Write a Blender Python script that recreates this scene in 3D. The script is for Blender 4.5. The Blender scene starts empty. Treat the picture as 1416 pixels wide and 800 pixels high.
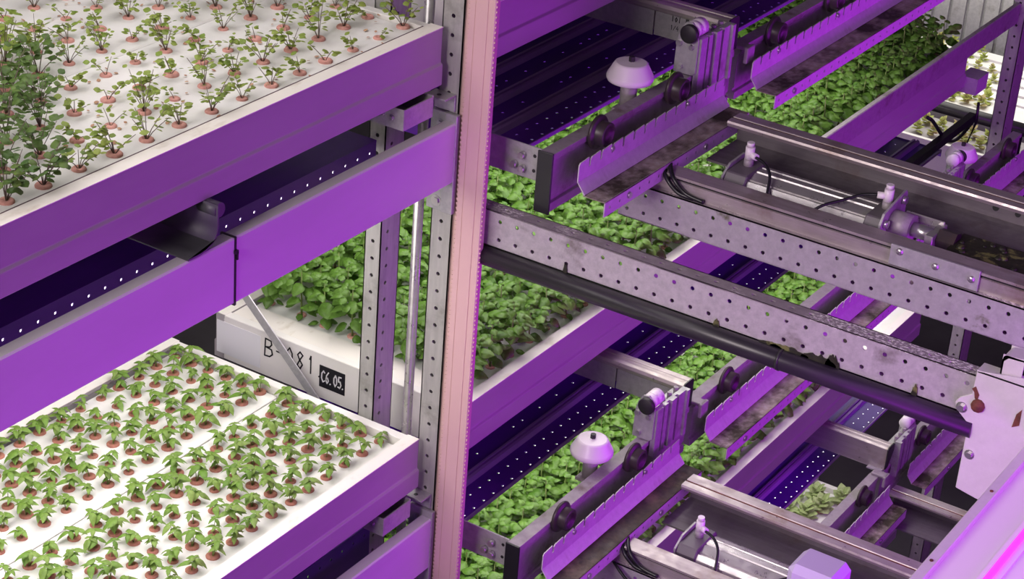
import bpy, bmesh, math, random
from mathutils import Vector, Matrix
random.seed(7)
S = bpy.context.scene
COL = S.collection
PI = math.pi

# ------------------------------------------------------------------ camera, world, big lights, exposure
cam_d = bpy.data.cameras.new('camera'); cam = bpy.data.objects.new('camera', cam_d); COL.objects.link(cam)
YAW, PITCH, ROLL, FPX = 0.53946, 0.47506, 0.07885, 2898.5
_f = Vector((-math.sin(YAW)*math.cos(PITCH), math.cos(YAW)*math.cos(PITCH), -math.sin(PITCH)))
_r = Vector((math.cos(YAW), math.sin(YAW), 0)); _u = _r.cross(_f)
_r2 = math.cos(ROLL)*_r + math.sin(ROLL)*_u; _u2 = -math.sin(ROLL)*_r + math.cos(ROLL)*_u
CAMP = Vector((2.64, -4.02, 4.5))
M = Matrix((( _r2.x, _u2.x, -_f.x, CAMP.x), (_r2.y, _u2.y, -_f.y, CAMP.y), (_r2.z, _u2.z, -_f.z, CAMP.z), (0, 0, 0, 1)))
cam.matrix_world = M
cam_d.sensor_fit = 'HORIZONTAL'; cam_d.sensor_width = 36.0; cam_d.lens = FPX/1416*36.0
cam_d.clip_start = 0.05; cam_d.clip_end = 100
S.camera = cam
S.view_settings.view_transform = 'Standard'; S.view_settings.look = 'None'
S.view_settings.gamma = 1.0; S.view_settings.use_curve_mapping = False
S.view_settings.exposure = 0.0

world = bpy.data.worlds.new('hall_light'); S.world = world; world.use_nodes = True
bg = world.node_tree.nodes['Background']
bg.inputs[0].default_value = (0.88, 0.78, 0.84, 1); bg.inputs[1].default_value = 0.035

def area(name, loc, target, sx, sy, power, color, spread=PI):
    d = bpy.data.lights.new(name, 'AREA'); d.shape = 'RECTANGLE'; d.size = sx; d.size_y = sy
    d.energy = power; d.color = color; d.spread = spread
    o = bpy.data.objects.new(name, d); COL.objects.link(o)
    o.location = loc
    o.rotation_euler = (Vector(target)-Vector(loc)).to_track_quat('-Z', 'Y').to_euler()
    return o
PURPLE = (0.56, 0.02, 1.0)
WHITE = (1.0, 0.965, 0.89)
# magenta growing lamps of the rack on the far side of the aisle, and the white hall lamps behind the camera
area('purple_aisle_lamps', (3.0, 0.6, 2.62), (0, 0.6, 2.4), 6.5, 0.5, 38, PURPLE)
area('purple_low_aisle_lamps', (2.6, 0.8, 1.72), (0, 0.8, 1.9), 6.0, 0.6, 74, PURPLE)
area('hall_ceiling_lamps', (-0.2, -6.5, 5.0), (0.4, 0.5, 2.2), 3.2, 1.5, 360, (1.0, 0.88, 0.88))

# ------------------------------------------------------------------ mesh helpers
class MB:
    def __init__(s): s.v = []; s.f = []; s.sm = []
    def add(s, vs, fs, smooth=False):
        b = len(s.v); s.v += [tuple(p) for p in vs]
        for f in fs: s.f.append([b+i for i in f]); s.sm.append(smooth)
        return s
    def box(s, x0, x1, y0, y1, z0, z1):
        return s.add([(x0,y0,z0),(x1,y0,z0),(x1,y1,z0),(x0,y1,z0),(x0,y0,z1),(x1,y0,z1),(x1,y1,z1),(x0,y1,z1)],
                     [(0,3,2,1),(4,5,6,7),(0,1,5,4),(1,2,6,5),(2,3,7,6),(3,0,4,7)])
    def prism(s, prof, axis, c0, c1, smooth=False):
        n = len(prof)
        def P(a, b, c):
            return (c,a,b) if axis == 'x' else (a,c,b) if axis == 'y' else (a,b,c)
        vs = [P(a,b,c0) for a,b in prof]+[P(a,b,c1) for a,b in prof]
        fs = [tuple(range(n)), tuple(range(2*n-1, n-1, -1))]
        s.add(vs, fs)
        b = len(s.v)-2*n
        for i in range(n):
            j = (i+1) % n
            s.f.append([b+i, b+n+i, b+n+j, b+j]); s.sm.append(smooth)
        return s
    def cyl(s, p0, p1, r, n=14, r2=None, cap=True, smooth=True):
        p0, p1 = Vector(p0), Vector(p1); d = (p1-p0).normalized()
        a = d.orthogonal().normalized(); b = d.cross(a); r2 = r if r2 is None else r2
        vs = [p0+(a*math.cos(2*PI*i/n)+b*math.sin(2*PI*i/n))*r for i in range(n)]
        vs += [p1+(a*math.cos(2*PI*i/n)+b*math.sin(2*PI*i/n))*r2 for i in range(n)]
        s.add(vs, [(i, (i+1)%n, n+(i+1)%n, n+i) for i in range(n)], smooth)
        if cap:
            s.add(vs[:n], [tuple(range(n-1,-1,-1))]); s.add(vs[n:], [tuple(range(n))])
        return s
    def lathe(s, prof, c, n=28, axis='z', smooth=True):
        vs = []; m = len(prof)
        for i in range(n):
            a = 2*PI*i/n
            for r, h in prof:
                if axis == 'z': vs.append((c[0]+r*math.cos(a), c[1]+r*math.sin(a), c[2]+h))
                elif axis == 'x': vs.append((c[0]+h, c[1]+r*math.cos(a), c[2]+r*math.sin(a)))
                else: vs.append((c[0]+r*math.cos(a), c[1]+h, c[2]+r*math.sin(a)))
        fs = [(i*m+j, ((i+1)%n)*m+j, ((i+1)%n)*m+j+1, i*m+j+1) for i in range(n) for j in range(m-1)]
        return s.add(vs, fs, smooth)
    def tube(s, pts, r, n=8):
        pts = [Vector(p) for p in pts]; rings = []
        for i, p in enumerate(pts):
            d = (pts[min(i+1, len(pts)-1)]-pts[max(i-1, 0)]).normalized()
            a = d.cross(Vector((0.13, 0.21, 1))).normalized(); b = d.cross(a)
            rr = r[i] if isinstance(r, (list, tuple)) else r
            rings.append([p+(a*math.cos(2*PI*k/n)+b*math.sin(2*PI*k/n))*rr for k in range(n)])
        vs = [q for R in rings for q in R]
        fs = [(i*n+k, i*n+(k+1)%n, (i+1)*n+(k+1)%n, (i+1)*n+k) for i in range(len(pts)-1) for k in range(n)]
        s.add(vs, fs, True); s.add(rings[0], [tuple(range(n-1,-1,-1))]); s.add(rings[-1], [tuple(range(n))])
        return s
    def perf(s, o, u, v, nu, nv, r, t, n, mask=None, el=1.0):
        """sheet of nu x nv cells spanned by u and v per cell, an octagonal hole in each, thickness t along -n"""
        o, u, v, n = Vector(o), Vector(u), Vector(v), Vector(n)
        lu, lv = u.length, v.length; uu, vv = u/lu, v/lv
        ring = [(1,0),(1,1),(0,1),(-1,1),(-1,0),(-1,-1),(0,-1),(1,-1)]
        for i in range(nu):
            for j in range(nv):
                c = o+u*(i+.5)+v*(j+.5)
                if mask and not mask(i, j):
                    q = [o+u*i+v*j, o+u*(i+1)+v*j, o+u*(i+1)+v*(j+1), o+u*i+v*(j+1)]
                    s.add(q, [(0,1,2,3)]); s.add([p-n*t for p in q], [(3,2,1,0)]); continue
                out = [c+u*(a*.5)+v*(b*.5) for a, b in ring]
                inn = [c+uu*(r*el*math.cos(k*PI/4))+vv*(r*math.sin(k*PI/4)) for k in range(8)]
                vs = out+inn+[p-n*t for p in inn]+[p-n*t for p in out]
                fs = []
                for k in range(8):
                    l = (k+1) % 8
                    fs += [(k, l, 8+l, 8+k), (8+k, 8+l, 16+l, 16+k), (16+k, 16+l, 24+l, 24+k)]
                s.add(vs, fs)
        # rim of the sheet
        A, B, Cc, D = o, o+u*nu, o+u*nu+v*nv, o+v*nv
        for p, q in ((A,B),(B,Cc),(Cc,D),(D,A)):
            s.add([p, q, q-n*t, p-n*t], [(0,3,2,1)])
        return s
    def xf(s, m):
        s.v = [tuple(m @ Vector(p)) for p in s.v]; return s
    def mesh(s, name, mat, bevel=0, base=(0,0,0), weld=True):
        me = bpy.data.meshes.new(name)
        bx, by, bz = base
        me.from_pydata([(x-bx, y-by, z-bz) for x,y,z in s.v], [], s.f)
        me.polygons.foreach_set('use_smooth', s.sm)
        bm = bmesh.new(); bm.from_mesh(me)
        if weld: bmesh.ops.remove_doubles(bm, verts=bm.verts, dist=1e-5)
        bmesh.ops.recalc_face_normals(bm, faces=bm.faces)
        if bevel:
            ed = [e for e in bm.edges if len(e.link_faces) == 2 and e.calc_face_angle(0) > 0.6]
            bmesh.ops.bevel(bm, geom=ed, offset=bevel, segments=1, affect='EDGES', profile=0.5, clamp_overlap=True)
        bm.to_mesh(me); bm.free()
        me.materials.append(mat)
        return me
    def build(s, name, mat, parent=None, bevel=0, base=None, weld=True):
        if base is None: base = tuple(parent['_base']) if parent is not None and '_base' in parent else (0,0,0)
        o = bpy.data.objects.new(name, s.mesh(name, mat, bevel, base, weld)); COL.objects.link(o)
        if parent is not None: o.parent = parent
        else: o.location = base
        return o

def tag(o, label, cat, group=None):
    o['label'] = label; o['category'] = cat
    if group: o['group'] = group
    return o
def thing(name, base, label, cat, group=None):
    o = bpy.data.objects.new(name, None); COL.objects.link(o); o.location = base; o.empty_display_size = .05
    o['_base'] = base
    return tag(o, label, cat, group)
def dup(root, loc, label=None, group=None, mirror=False, rotz=0, scale=None):
    def cp(o, par):
        c = o.copy(); COL.objects.link(c); c.parent = par
        for ch in o.children: cp(ch, c)
        return c
    r = cp(root, None); r.location = loc
    if mirror: r.scale = (1, -1, 1)
    if scale: r.scale = (scale,)*3
    r.rotation_euler = (0, 0, rotz)
    if label: r['label'] = label
    if group: r['group'] = group
    return r
def shift(root, dx=0, dy=0, dz=0, label=None, group=None):
    return dup(root, (root.location.x+dx, root.location.y+dy, root.location.z+dz), label, group)
YM = 4.0                                             # far end of the conveyor mirrors the near end: y -> YM - y
def mirrored(root, dz, label, group=None):
    return dup(root, (root.location.x, YM-root.location.y, root.location.z+dz), label, group, mirror=True)

# ------------------------------------------------------------------ materials
MAT = {}
def nt(name):
    m = bpy.data.materials.new(name); m.use_nodes = True; t = m.node_tree
    return m, t, t.nodes, t.links, t.nodes['Principled BSDF']
def noise_fac(N, L, scale, detail=4, lo=.4, hi=.6, stretch=(1,1,1), rough=.6):
    tc = N.new('ShaderNodeTexCoord'); mp = N.new('ShaderNodeMapping'); mp.inputs['Scale'].default_value = stretch
    L.new(tc.outputs['Object'], mp.inputs['Vector'])
    n = N.new('ShaderNodeTexNoise'); n.inputs['Scale'].default_value = scale; n.inputs['Detail'].default_value = detail
    n.inputs['Roughness'].default_value = rough
    L.new(mp.outputs['Vector'], n.inputs['Vector'])
    r = N.new('ShaderNodeMapRange'); r.inputs['From Min'].default_value = lo; r.inputs['From Max'].default_value = hi
    L.new(n.outputs['Fac'], r.inputs['Value']); return r.outputs['Result'], n
def mixc(N, L, fac, a, b):
    x = N.new('ShaderNodeMix'); x.data_type = 'RGBA'
    L.new(fac, x.inputs['Factor'])
    for s, c in ((6, a), (7, b)):
        if isinstance(c, tuple): x.inputs[s].default_value = (*c, 1)
        else: L.new(c, x.inputs[s])
    return x.outputs[2]
def simple(key, col, rough=.5, metal=0., col2=None, scale=20, stretch=(1,1,1), lo=.35, hi=.65, bump=0, spec=None):
    m, t, N, L, P = nt(key); P.inputs['Roughness'].default_value = rough; P.inputs['Metallic'].default_value = metal
    if spec is not None: P.inputs['Specular IOR Level'].default_value = spec
    if col2:
        f, n = noise_fac(N, L, scale, 5, lo, hi, stretch); L.new(mixc(N, L, f, col, col2), P.inputs['Base Color'])
        if bump:
            b = N.new('ShaderNodeBump'); b.inputs['Strength'].default_value = bump; b.inputs['Distance'].default_value = .002
            L.new(n.outputs['Fac'], b.inputs['Height']); L.new(b.outputs['Normal'], P.inputs['Normal'])
    else: P.inputs['Base Color'].default_value = (*col, 1)
    MAT[key] = m; return m
def emit(key, col, strength):
    m, t, N, L, P = nt(key); P.inputs['Base Color'].default_value = (*col, 1)
    P.inputs['Emission Color'].default_value = (*col, 1); P.inputs['Emission Strength'].default_value = strength; MAT[key] = m
def worn(key, base, dark, stain, rough=.45, metal=.5, stain_lo=.56, stain_hi=.7, sc=9, stretch=(1,1,1)):
    """sheet metal: fine spangle between base and dark, plus patches of stain"""
    m, t, N, L, P = nt(key); P.inputs['Roughness'].default_value = rough; P.inputs['Metallic'].default_value = metal
    f1, n1 = noise_fac(N, L, 55, 6, .3, .7, stretch, .7); f2, n2 = noise_fac(N, L, sc, 6, stain_lo, stain_hi, (1,1,1), .65)
    L.new(mixc(N, L, f2, mixc(N, L, f1, base, dark), stain), P.inputs['Base Color'])
    f3, n3 = noise_fac(N, L, 30, 4, .3, .7); r = N.new('ShaderNodeMapRange')
    r.inputs['To Min'].default_value = rough-.1; r.inputs['To Max'].default_value = rough+.2
    L.new(f3, r.inputs['Value']); L.new(r.outputs['Result'], P.inputs['Roughness'])
    b = N.new('ShaderNodeBump'); b.inputs['Strength'].default_value = .12; b.inputs['Distance'].default_value = .002
    L.new(n1.outputs['Fac'], b.inputs['Height']); L.new(b.outputs['Normal'], P.inputs['Normal'])
    MAT[key] = m
worn('galv', (.52,.52,.51), (.38,.38,.38), (.30,.29,.27), .42, .35)
worn('galv_post', (.50,.50,.46), (.36,.36,.33), (.30,.30,.27), .5, .25, stretch=(1,1,.12))
worn('galv_beam', (.56,.53,.53), (.40,.38,.38), (.20,.18,.16), .5, .3, .6, .74, 7)
worn('algae_beam', (.50,.49,.49), (.38,.37,.37), (.10,.11,.03), .5, .3, .66, .74, 6)
worn('steel_rail', (.55,.50,.49), (.42,.37,.35), (.30,.22,.17), .35, .55, .55, .75, 6, (.08,1,1))
worn('steel_shaded', (.20,.185,.19), (.14,.125,.13), (.12,.09,.08), .4, .4, .55, .75, 6, (.08,1,1))  # slide rail web: shade inside the channel put into the steel colour
worn('alu', (.62,.60,.59), (.50,.48,.47), (.45,.42,.40), .3, .7, .6, .8, 6, (.06,1,1))
worn('purple_metal', (.60,.58,.60), (.50,.48,.50), (.34,.27,.26), .5, .1, .62, .85, 8)
simple('beam_paint', (.64,.62,.64), .45, 0, (.58,.56,.58), 5, (1,.3,1))
worn('gutter_grime', (.42,.38,.34), (.26,.20,.15), (.035,.03,.012), .7, .05, .42, .60, 7)
worn('gutter_slime', (.07,.055,.025), (.02,.016,.01), (.16,.12,.07), .55, 0, .52, .72, 9)
worn('slime', (.03,.03,.015), (.012,.012,.008), (.16,.17,.05), .45, .0, .55, .62, 16)
worn('bar_metal', (.40,.36,.38), (.30,.27,.28), (.16,.11,.10), .5, .2, .58, .75, 9)
worn('white_plate', (.72,.69,.68), (.66,.63,.62), (.58,.54,.53), .4, .1, .6, .8, 5)
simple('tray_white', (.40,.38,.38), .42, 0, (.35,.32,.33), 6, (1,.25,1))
simple('tray_end_lit', (.84,.82,.78), .42, 0, (.78,.76,.72), 6)  # lighter copy for the tray ends: white lamplight put into their colour
simple('rim_white', (.84,.80,.74), .45, 0, (.60,.54,.45), 14, (1,.5,1), .58, .75)
simple('raft', (.86,.85,.83), .5, 0, (.78,.76,.73), 9)
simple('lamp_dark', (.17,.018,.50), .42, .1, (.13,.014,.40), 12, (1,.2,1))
simple('lamp_rib_lit', (.48,.26,.68), .4, .1, (.40,.2,.58), 12, (1,.2,1))  # ribs and lip lightened: the light they catch is put into the colour
simple('bracket_grey', (.13,.13,.145), .5, .3, (.09,.09,.10), 10)
def fleck():
    m, t, N, L, P = nt('galv_fleck'); P.inputs['Roughness'].default_value = .5; P.inputs['Metallic'].default_value = .2
    f1, _ = noise_fac(N, L, 150, 3, .50, .56, (.6,1,1)); f2, _ = noise_fac(N, L, 3.2, 2, .48, .56); f3, _ = noise_fac(N, L, 40, 4, .3, .7)
    mu = N.new('ShaderNodeMath'); mu.operation = 'MULTIPLY'; L.new(f1, mu.inputs[0]); L.new(f2, mu.inputs[1])
    L.new(mixc(N, L, mu.outputs[0], mixc(N, L, f3, (.40,.36,.36), (.28,.25,.25)), (.92,.90,.84)), P.inputs['Base Color']); MAT['galv_fleck'] = m
fleck()
simple('black', (.012,.012,.014), .35)
simple('rubber', (.022,.020,.022), .5)
simple('black_pipe', (.022,.020,.024), .35, 0, (.045,.040,.045), 14, (.2,1,1), .5, .75)
simple('wheel', (.035,.028,.032), .4, .1, (.055,.038,.036), 20)
simple('block_grey', (.13,.115,.125), .45)
simple('white_plastic', (.86,.80,.82), .35)
simple('duct', (.70,.46,.44), .45, 0, (.66,.43,.415), 4, (1,1,.3))
simple('bolt', (.55,.53,.54), .3, .8)
simple('rust', (.20,.06,.035), .8, 0, (.10,.03,.02), 60, bump=.5)
simple('label_white', (.80,.80,.82), .4)
simple('maroon', (.06,.012,.03), .5)
simple('ink', (.01,.01,.012), .5)
simple('chalk', (.85,.85,.85), .6)
simple('plug', (.70,.37,.31), .85, 0, (.56,.26,.22), 120, bump=.4)
simple('plug_wet', (.50,.21,.15), .85, 0, (.38,.15,.11), 120, bump=.4)
simple('plug_hole', (.10,.055,.035), .9)
simple('stem', (.22,.30,.08), .6)
simple('stem_dark', (.13,.10,.07), .6)
simple('dry_leaf', (.52,.34,.20), .8, 0, (.40,.20,.13), 90)
simple('floor_mat', (.10,.095,.10), .6, 0, (.07,.065,.07), 3)
simple('wall_mat', (.42,.40,.42), .7, 0, (.36,.34,.36), 2)
simple('lavender', (.55,.45,.70), .5)
emit('led_purple', (.70,.035,1.0), 1.5)
emit('led_white', (1.0,.95,.88), 2.5)
def leaf_mat(key, c1, c2, c3, rough=.45, trans=.28):
    m, t, N, L, P = nt(key); P.inputs['Roughness'].default_value = rough; P.inputs['Specular IOR Level'].default_value = .35
    g = N.new('ShaderNodeNewGeometry'); oi = N.new('ShaderNodeObjectInfo')
    base = mixc(N, L, g.outputs['Random Per Island'], c1, c2)
    col = mixc(N, L, oi.outputs['Random'], base, c3)
    f, n = noise_fac(N, L, 90, 3, .3, .7)
    mul = N.new('ShaderNodeMix'); mul.data_type = 'RGBA'; mul.blend_type = 'MULTIPLY'; mul.inputs['Factor'].default_value = .35
    L.new(col, mul.inputs[6]); L.new(f, mul.inputs[7])
    L.new(mul.outputs[2], P.inputs['Base Color'])
    b = N.new('ShaderNodeBump'); b.inputs['Strength'].default_value = .3; b.inputs['Distance'].default_value = .003
    L.new(n.outputs['Fac'], b.inputs['Height']); L.new(b.outputs['Normal'], P.inputs['Normal'])
    tr = N.new('ShaderNodeBsdfTranslucent'); L.new(mul.outputs[2], tr.inputs['Color'])
    mx = N.new('ShaderNodeMixShader'); mx.inputs[0].default_value = trans
    L.new(P.outputs[0], mx.inputs[1]); L.new(tr.outputs[0], mx.inputs[2])
    L.new(mx.outputs[0], N['Material Output'].inputs['Surface']); MAT[key] = m
leaf_mat('basil', (.075,.21,.022), (.24,.42,.085), (.15,.31,.045), .36)
leaf_mat('seedling', (.16,.33,.045), (.34,.50,.12), (.24,.41,.07))
leaf_mat('cress', (.19,.31,.045), (.42,.52,.11), (.30,.40,.07))
leaf_mat('cress_dark', (.075,.17,.035), (.19,.29,.06), (.12,.21,.045))
leaf_mat('lettuce', (.40,.52,.20), (.55,.64,.32), (.46,.58,.25))
leaf_mat('lettuce_red', (.42,.50,.10), (.55,.40,.22), (.45,.52,.12))

# ------------------------------------------------------------------ setting
def struct(o): o['kind'] = 'structure'; return o
struct(MB().box(-9, 9, -9, 14, -1.7, -1.6).build('floor', MAT['floor_mat']))
struct(MB().box(-9, 9, 13.9, 14.1, -1.6, 6).build('wall_back', MAT['wall_mat']))
struct(MB().box(-6.1, -5.9, -9, 14, -1.6, 6).build('wall_left', MAT['wall_mat']))

DL = 1.163                                             # height of one rack level
def zt(k): return 2.735-DL*k                           # tray rim height, level k
def zp(k): return 2.315-DL*k                           # lamp housing under tray k

# ------------------------------------------------------------------ rack posts
def post(name, x0, x1, y0, y1, z0, z1, label, group, zphase=0.0):
    t = thing(name, ((x0+x1)/2, (y0+y1)/2, z0), label, 'post', group)
    n = int((z1-z0)/.05); th = .003
    m = MB()
    w = x1-x0; d = y1-y0
    # -y face: three columns, holes in the middle one; +x face the same
    hw = .036
    for (a, b, hole) in ((0, (w-hw)/2, 0), ((w-hw)/2, (w+hw)/2, 1), ((w+hw)/2, w, 0)):
        if hole: m.perf((x0+a, y0, z0+zphase), (b-a,0,0), (0,0,.05), 1, n, .0058, th, (0,-1,0))
        else: m.box(x0+a, x0+b, y0, y0+th, z0+zphase, z0+zphase+n*.05)
    for (a, b, hole) in ((0, .012, 0), (.012, .046, 1), (.046, d, 0)):
        if hole: m.perf((x1, y0+a, z0+zphase+.025), (0,b-a,0), (0,0,.05), 1, n-1, .0058, th, (1,0,0))
        else: m.box(x1-th, x1, y0+a, y0+b, z0+zphase, z0+zphase+n*.05)
    m.build('perforated_face', MAT['galv_post'], t)
    b = MB().box(x0, x0+th, y0, y1, z0, z0+n*.05)
    b.box(x0, x0+.02, y1-th, y1, z0, z0+n*.05); b.box(x1-.02, x1, y1-th, y1, z0, z0+n*.05)
    b.build('return_flange', MAT['galv_post'], t)
    MB().box(x0-.03, x1+.03, y0-.03, y1+.03, z0-.0, z0+.008).build('base_plate', MAT['galv'], t)
    return t
P1 = post('rack_post', -.023, .040, 0, .10, -1.6, 3.65, 'galvanised perforated rack post with the pink wiring duct on its side', 'rack posts', .034)
P2 = post('rack_post', -.226, -.175, 0, .085, -1.6, 3.65, 'slim perforated post in front of the handwritten tray end', 'rack posts', .01)
P3 = post('rack_post', .0, .06, 4.32, 4.44, -1.6, 3.0, 'far galvanised post standing before the bright lettuce rafts', 'rack posts')
P4 = post('rack_post', -.47, -.42, 3.97, 4.06, -1.6, 1.9, 'short far post rising out of the dark basil', 'rack posts')
tag(MB().cyl((-.096, .05, -1.6), (-.096, .05, 3.6), .0135, 16).build('support_rod', MAT['alu']), 'thin smooth round rod standing between two perforated posts', 'rod')

# wiring duct on the big post
t = thing('wiring_duct', (.095, .02, -1.6), 'tall pinkish slotted wiring duct running up the rack post', 'duct')
MB().box(.0405, .133, .006, .010, -1.6, 3.65).build('duct_back', MAT['duct'], t)
for xx, sg in ((.061, -1), (.131, 1)):
    m = MB(); z = .80
    while z < 3.2:
        m.box(xx-.0015, xx+.0015, -.006, .006, z, z+.0104)
        a, b = xx+sg*.006, xx
        m.prism([(min(a,b), z+.003), (max(a,b), z+.0005) if sg < 0 else (max(a,b), z+.003), (max(a,b), z+.0099) if sg < 0 else (max(a,b), z+.0075), (min(a,b), z+.0075)], 'y', -.0085, -.005)
        z += .0128
    m.box(xx-.0018, xx+.0018, .002, .006, -1.6, 3.65)
    m.build('finger_comb', MAT['duct'], t)
MB().prism([(.0600,-.0095),(.0755,-.0095),(.0760,-.0085),(.0775,-.0085),(.0780,-.0105),(.1120,-.0105),(.1128,-.0090),(.1145,-.0090),(.1152,-.0105),(.1320,-.0105),(.1340,-.008),(.1340,-.001),(.1325,-.001),(.1325,-.006),(.0600,-.006)], 'z', -1.6, 3.65).build('duct_cover', MAT['duct'], t)

# ------------------------------------------------------------------ trays
XB = -.872
def tray(k, y0, y1, label, XB=XB):
    z = zt(k); t = thing('growing_tray', (XB/2, (y0+y1)/2, z-.147), label, 'tray', 'trays of the rack')
    for sgn, nm in ((1, 'side_wall'), (-1, 'side_wall')):
        pr = [(-.034,z),(0,z),(.0,z-.088),(.006,z-.094),(.006,z-.147),(-.03,z-.147),(-.03,z-.012),(-.034,z-.012)]
        if sgn < 0: pr = [(XB-a, b) for a, b in pr]
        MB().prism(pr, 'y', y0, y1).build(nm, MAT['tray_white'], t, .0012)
        rm = [(-.036,z),(.001,z),(.001,z+.002),(-.036,z+.002)]
        if sgn < 0: rm = [(XB-a, b) for a, b in rm]
        MB().prism(rm, 'y', y0, y1).build('rim', MAT['rim_white'], t)
    for ya, yb in ((y0, y0+.028), (y1-.028, y1)):
        e = MB().box(XB+.03, -.03, ya, yb, z-.146, z-.0005)
        e.build('end_wall', MAT['tray_end_lit'], t, .002)
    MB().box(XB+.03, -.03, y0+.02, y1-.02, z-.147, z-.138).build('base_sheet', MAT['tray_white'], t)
    return t
def raft(k, x0, x1, y0, y1, label, dz=.02, group='raft boards'):
    z = zt(k)-dz
    o = MB().box(x0, x1, y0, y1, z-.025, z).build('raft_board', MAT['raft'], None, .004, base=((x0+x1)/2, (y0+y1)/2, z-.025))
    return tag(o, label, 'raft board', group)
def rafts(k, y0, y1, where, dz=.02, xb=-.832):
    raft(k, -.447, -.040, y0, y1, 'white raft board on the aisle side of '+where, dz)
    raft(k, xb, -.452, y0, y1, 'white raft board on the back half of '+where, dz)
CT = tray(0, -3.2, -.03, 'white growing tray of straggly cress with purple-lit side', -.97); MB().box(-.0395,-.0362,-3.15,-.06,zt(0)-.02,zt(0)+.0022).build('rim_gap_strip', MAT['maroon'], CT); rafts(0, -3.15, -.066, 'the cress tray', .008, -.935)  # maroon strip added to draw the dark gap between rim and raft
tray(1, -3.2, -.03, 'white growing tray full of small evenly spaced seedlings'); rafts(1, -3.15, -.066, 'the seedling tray', .02)
tray(0, .20, 3.85, 'purple-lit tray above the dark lamp housing with mushroom bumper')
B = tray(1, .173, 3.86, 'white growing tray of tall basil with B-081 on its end'); rafts(1, .285, 3.82, 'the tall basil tray', .018)
tray(2, .20, 3.86, 'growing tray of basil below the lower mushroom bumper'); rafts(2, .24, 3.82, 'the lower basil tray', .018)
tray(3, 2.2, 4.05, 'lowest growing tray holding pale lettuce'); rafts(3, 2.24, 4.01, 'the pale lettuce tray', .018)
# broad pale shelf at the end of the basil tray, in front of the raft
MB().box(-.835, -.035, .20, .283, zt(1)-.02, zt(1)-.002).build('end_shelf', MAT['rim_white'], B, .002)

# writing: strokes pressed into thin ribbons standing proud of a surface facing -y
GL = {'B': [[(0,0),(.05,1)],[(.05,1),(.5,.95),(.55,.75),(.4,.58),(.08,.52)],[(.08,.52),(.55,.45),(.62,.2),(.4,.02),(0,0)]],
      '-': [[(.1,.5),(.5,.48)]], '0': [[(.3,1),(.05,.7),(.05,.3),(.28,0),(.52,.3),(.5,.72),(.3,1)]],
      'U': [[(.05,1),(.02,.4),(.2,.02),(.45,.1),(.55,.5)]],
      '8': [[(.5,.85),(.28,1),(.1,.8),(.25,.55),(.48,.3),(.3,.02),(.08,.2),(.25,.5),(.5,.85)]],
      '1': [[(.2,.8),(.3,1),(.3,0)]], '.': [[(.1,0),(.16,.05)]], 'C': [[(.55,.85),(.35,1),(.08,.75),(.05,.3),(.3,0),(.58,.15)]],
      '6': [[(.5,1),(.2,.7),(.08,.3),(.3,0),(.52,.25),(.35,.5),(.1,.35)]], '5': [[(.55,1),(.15,.98),(.12,.55),(.4,.6),(.55,.3),(.35,0),(.06,.08)]],
      'T': [[(0,1),(.6,1)],[(.3,1),(.3,0)]], 'o': [[(.3,.6),(.08,.35),(.28,0),(.5,.3),(.3,.6)]], 'l': [[(.25,1),(.25,0)]],
      '#': [[(.2,.9),(.15,.1)],[(.45,.9),(.4,.1)],[(.02,.62),(.6,.66)],[(.0,.34),(.58,.38)]],
      '3': [[(.05,.95),(.5,.85),(.25,.55),(.52,.3),(.3,0),(.03,.1)]], '9': [[(.5,.6),(.3,.5),(.08,.75),(.3,1),(.5,.8),(.45,0)]],
      '4': [[(.35,1),(.02,.4),(.55,.42)],[(.4,.7),(.38,0)]], '/': [[(.05,0),(.5,1)]], 'm': [[(.05,0),(.05,.55),(.25,.6),(.3,0)],[(.3,.5),(.5,.6),(.58,0)]], ' ': []}
def write(parent, text, x, y, z, h, w, mat, name='lettering', adv=.75, wd=None, skip=()):
    m = MB(); wd = wd or h*.045
    for i, ch in enumerate(text):
        ox = x+i*w*adv
        for st in GL[ch]:
            for (a, b), (c, d) in zip(st[:-1], st[1:]):
                p, q = Vector((ox+a*w, 0, z+b*h)), Vector((ox+c*w, 0, z+d*h))
                dd = (q-p).normalized(); n = Vector((-dd.z, 0, dd.x))*wd; p = p-dd*wd*.6; q = q+dd*wd*.6
                vs = [p+n, q+n, q-n, p-n]
                m.add([(v.x, y, v.z) for v in vs]+[(v.x, y+.0012, v.z) for v in vs], [(0,1,2,3),(7,6,5,4),(0,4,5,1),(1,5,6,2),(2,6,7,3),(3,7,4,0)])
    return m.build(name, mat, parent, weld=False)
zb = zt(1)
write(B, 'B-081.', -.688, .1715, zb-.078, .056, .046, MAT['ink'], adv=.84, wd=.0021)
lb = MB().box(-.868, -.705, .1718, .1735, zb-.128, zb-.022).build('paper_label', MAT['label_white'], B)
write(lb, 'B-081', -.742, .1706, zb-.082, .007, .005, MAT['ink'], 'print')
for o in lb.children: o.location = (0,0,0)
st = MB().box(-.488, -.397, .1718, .1735, zb-.107, zb-.037).build('black_sticker', MAT['black'], B)
write(B, 'C6.05.', -.480, .1703, zb-.088, .036, .0215, MAT['chalk'], 'chalk_lettering', .68, .0018)
t = tag(MB().prism([(-.762,1.700),(-.722,1.700),(-.432,1.430),(-.470,1.430)], 'y', .130, .134).build('diagonal_brace', MAT['galv'], None, base=(-.45,.13,1.43)),
        'flat grey diagonal brace crossing the handwriting on the tray end', 'brace')

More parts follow.
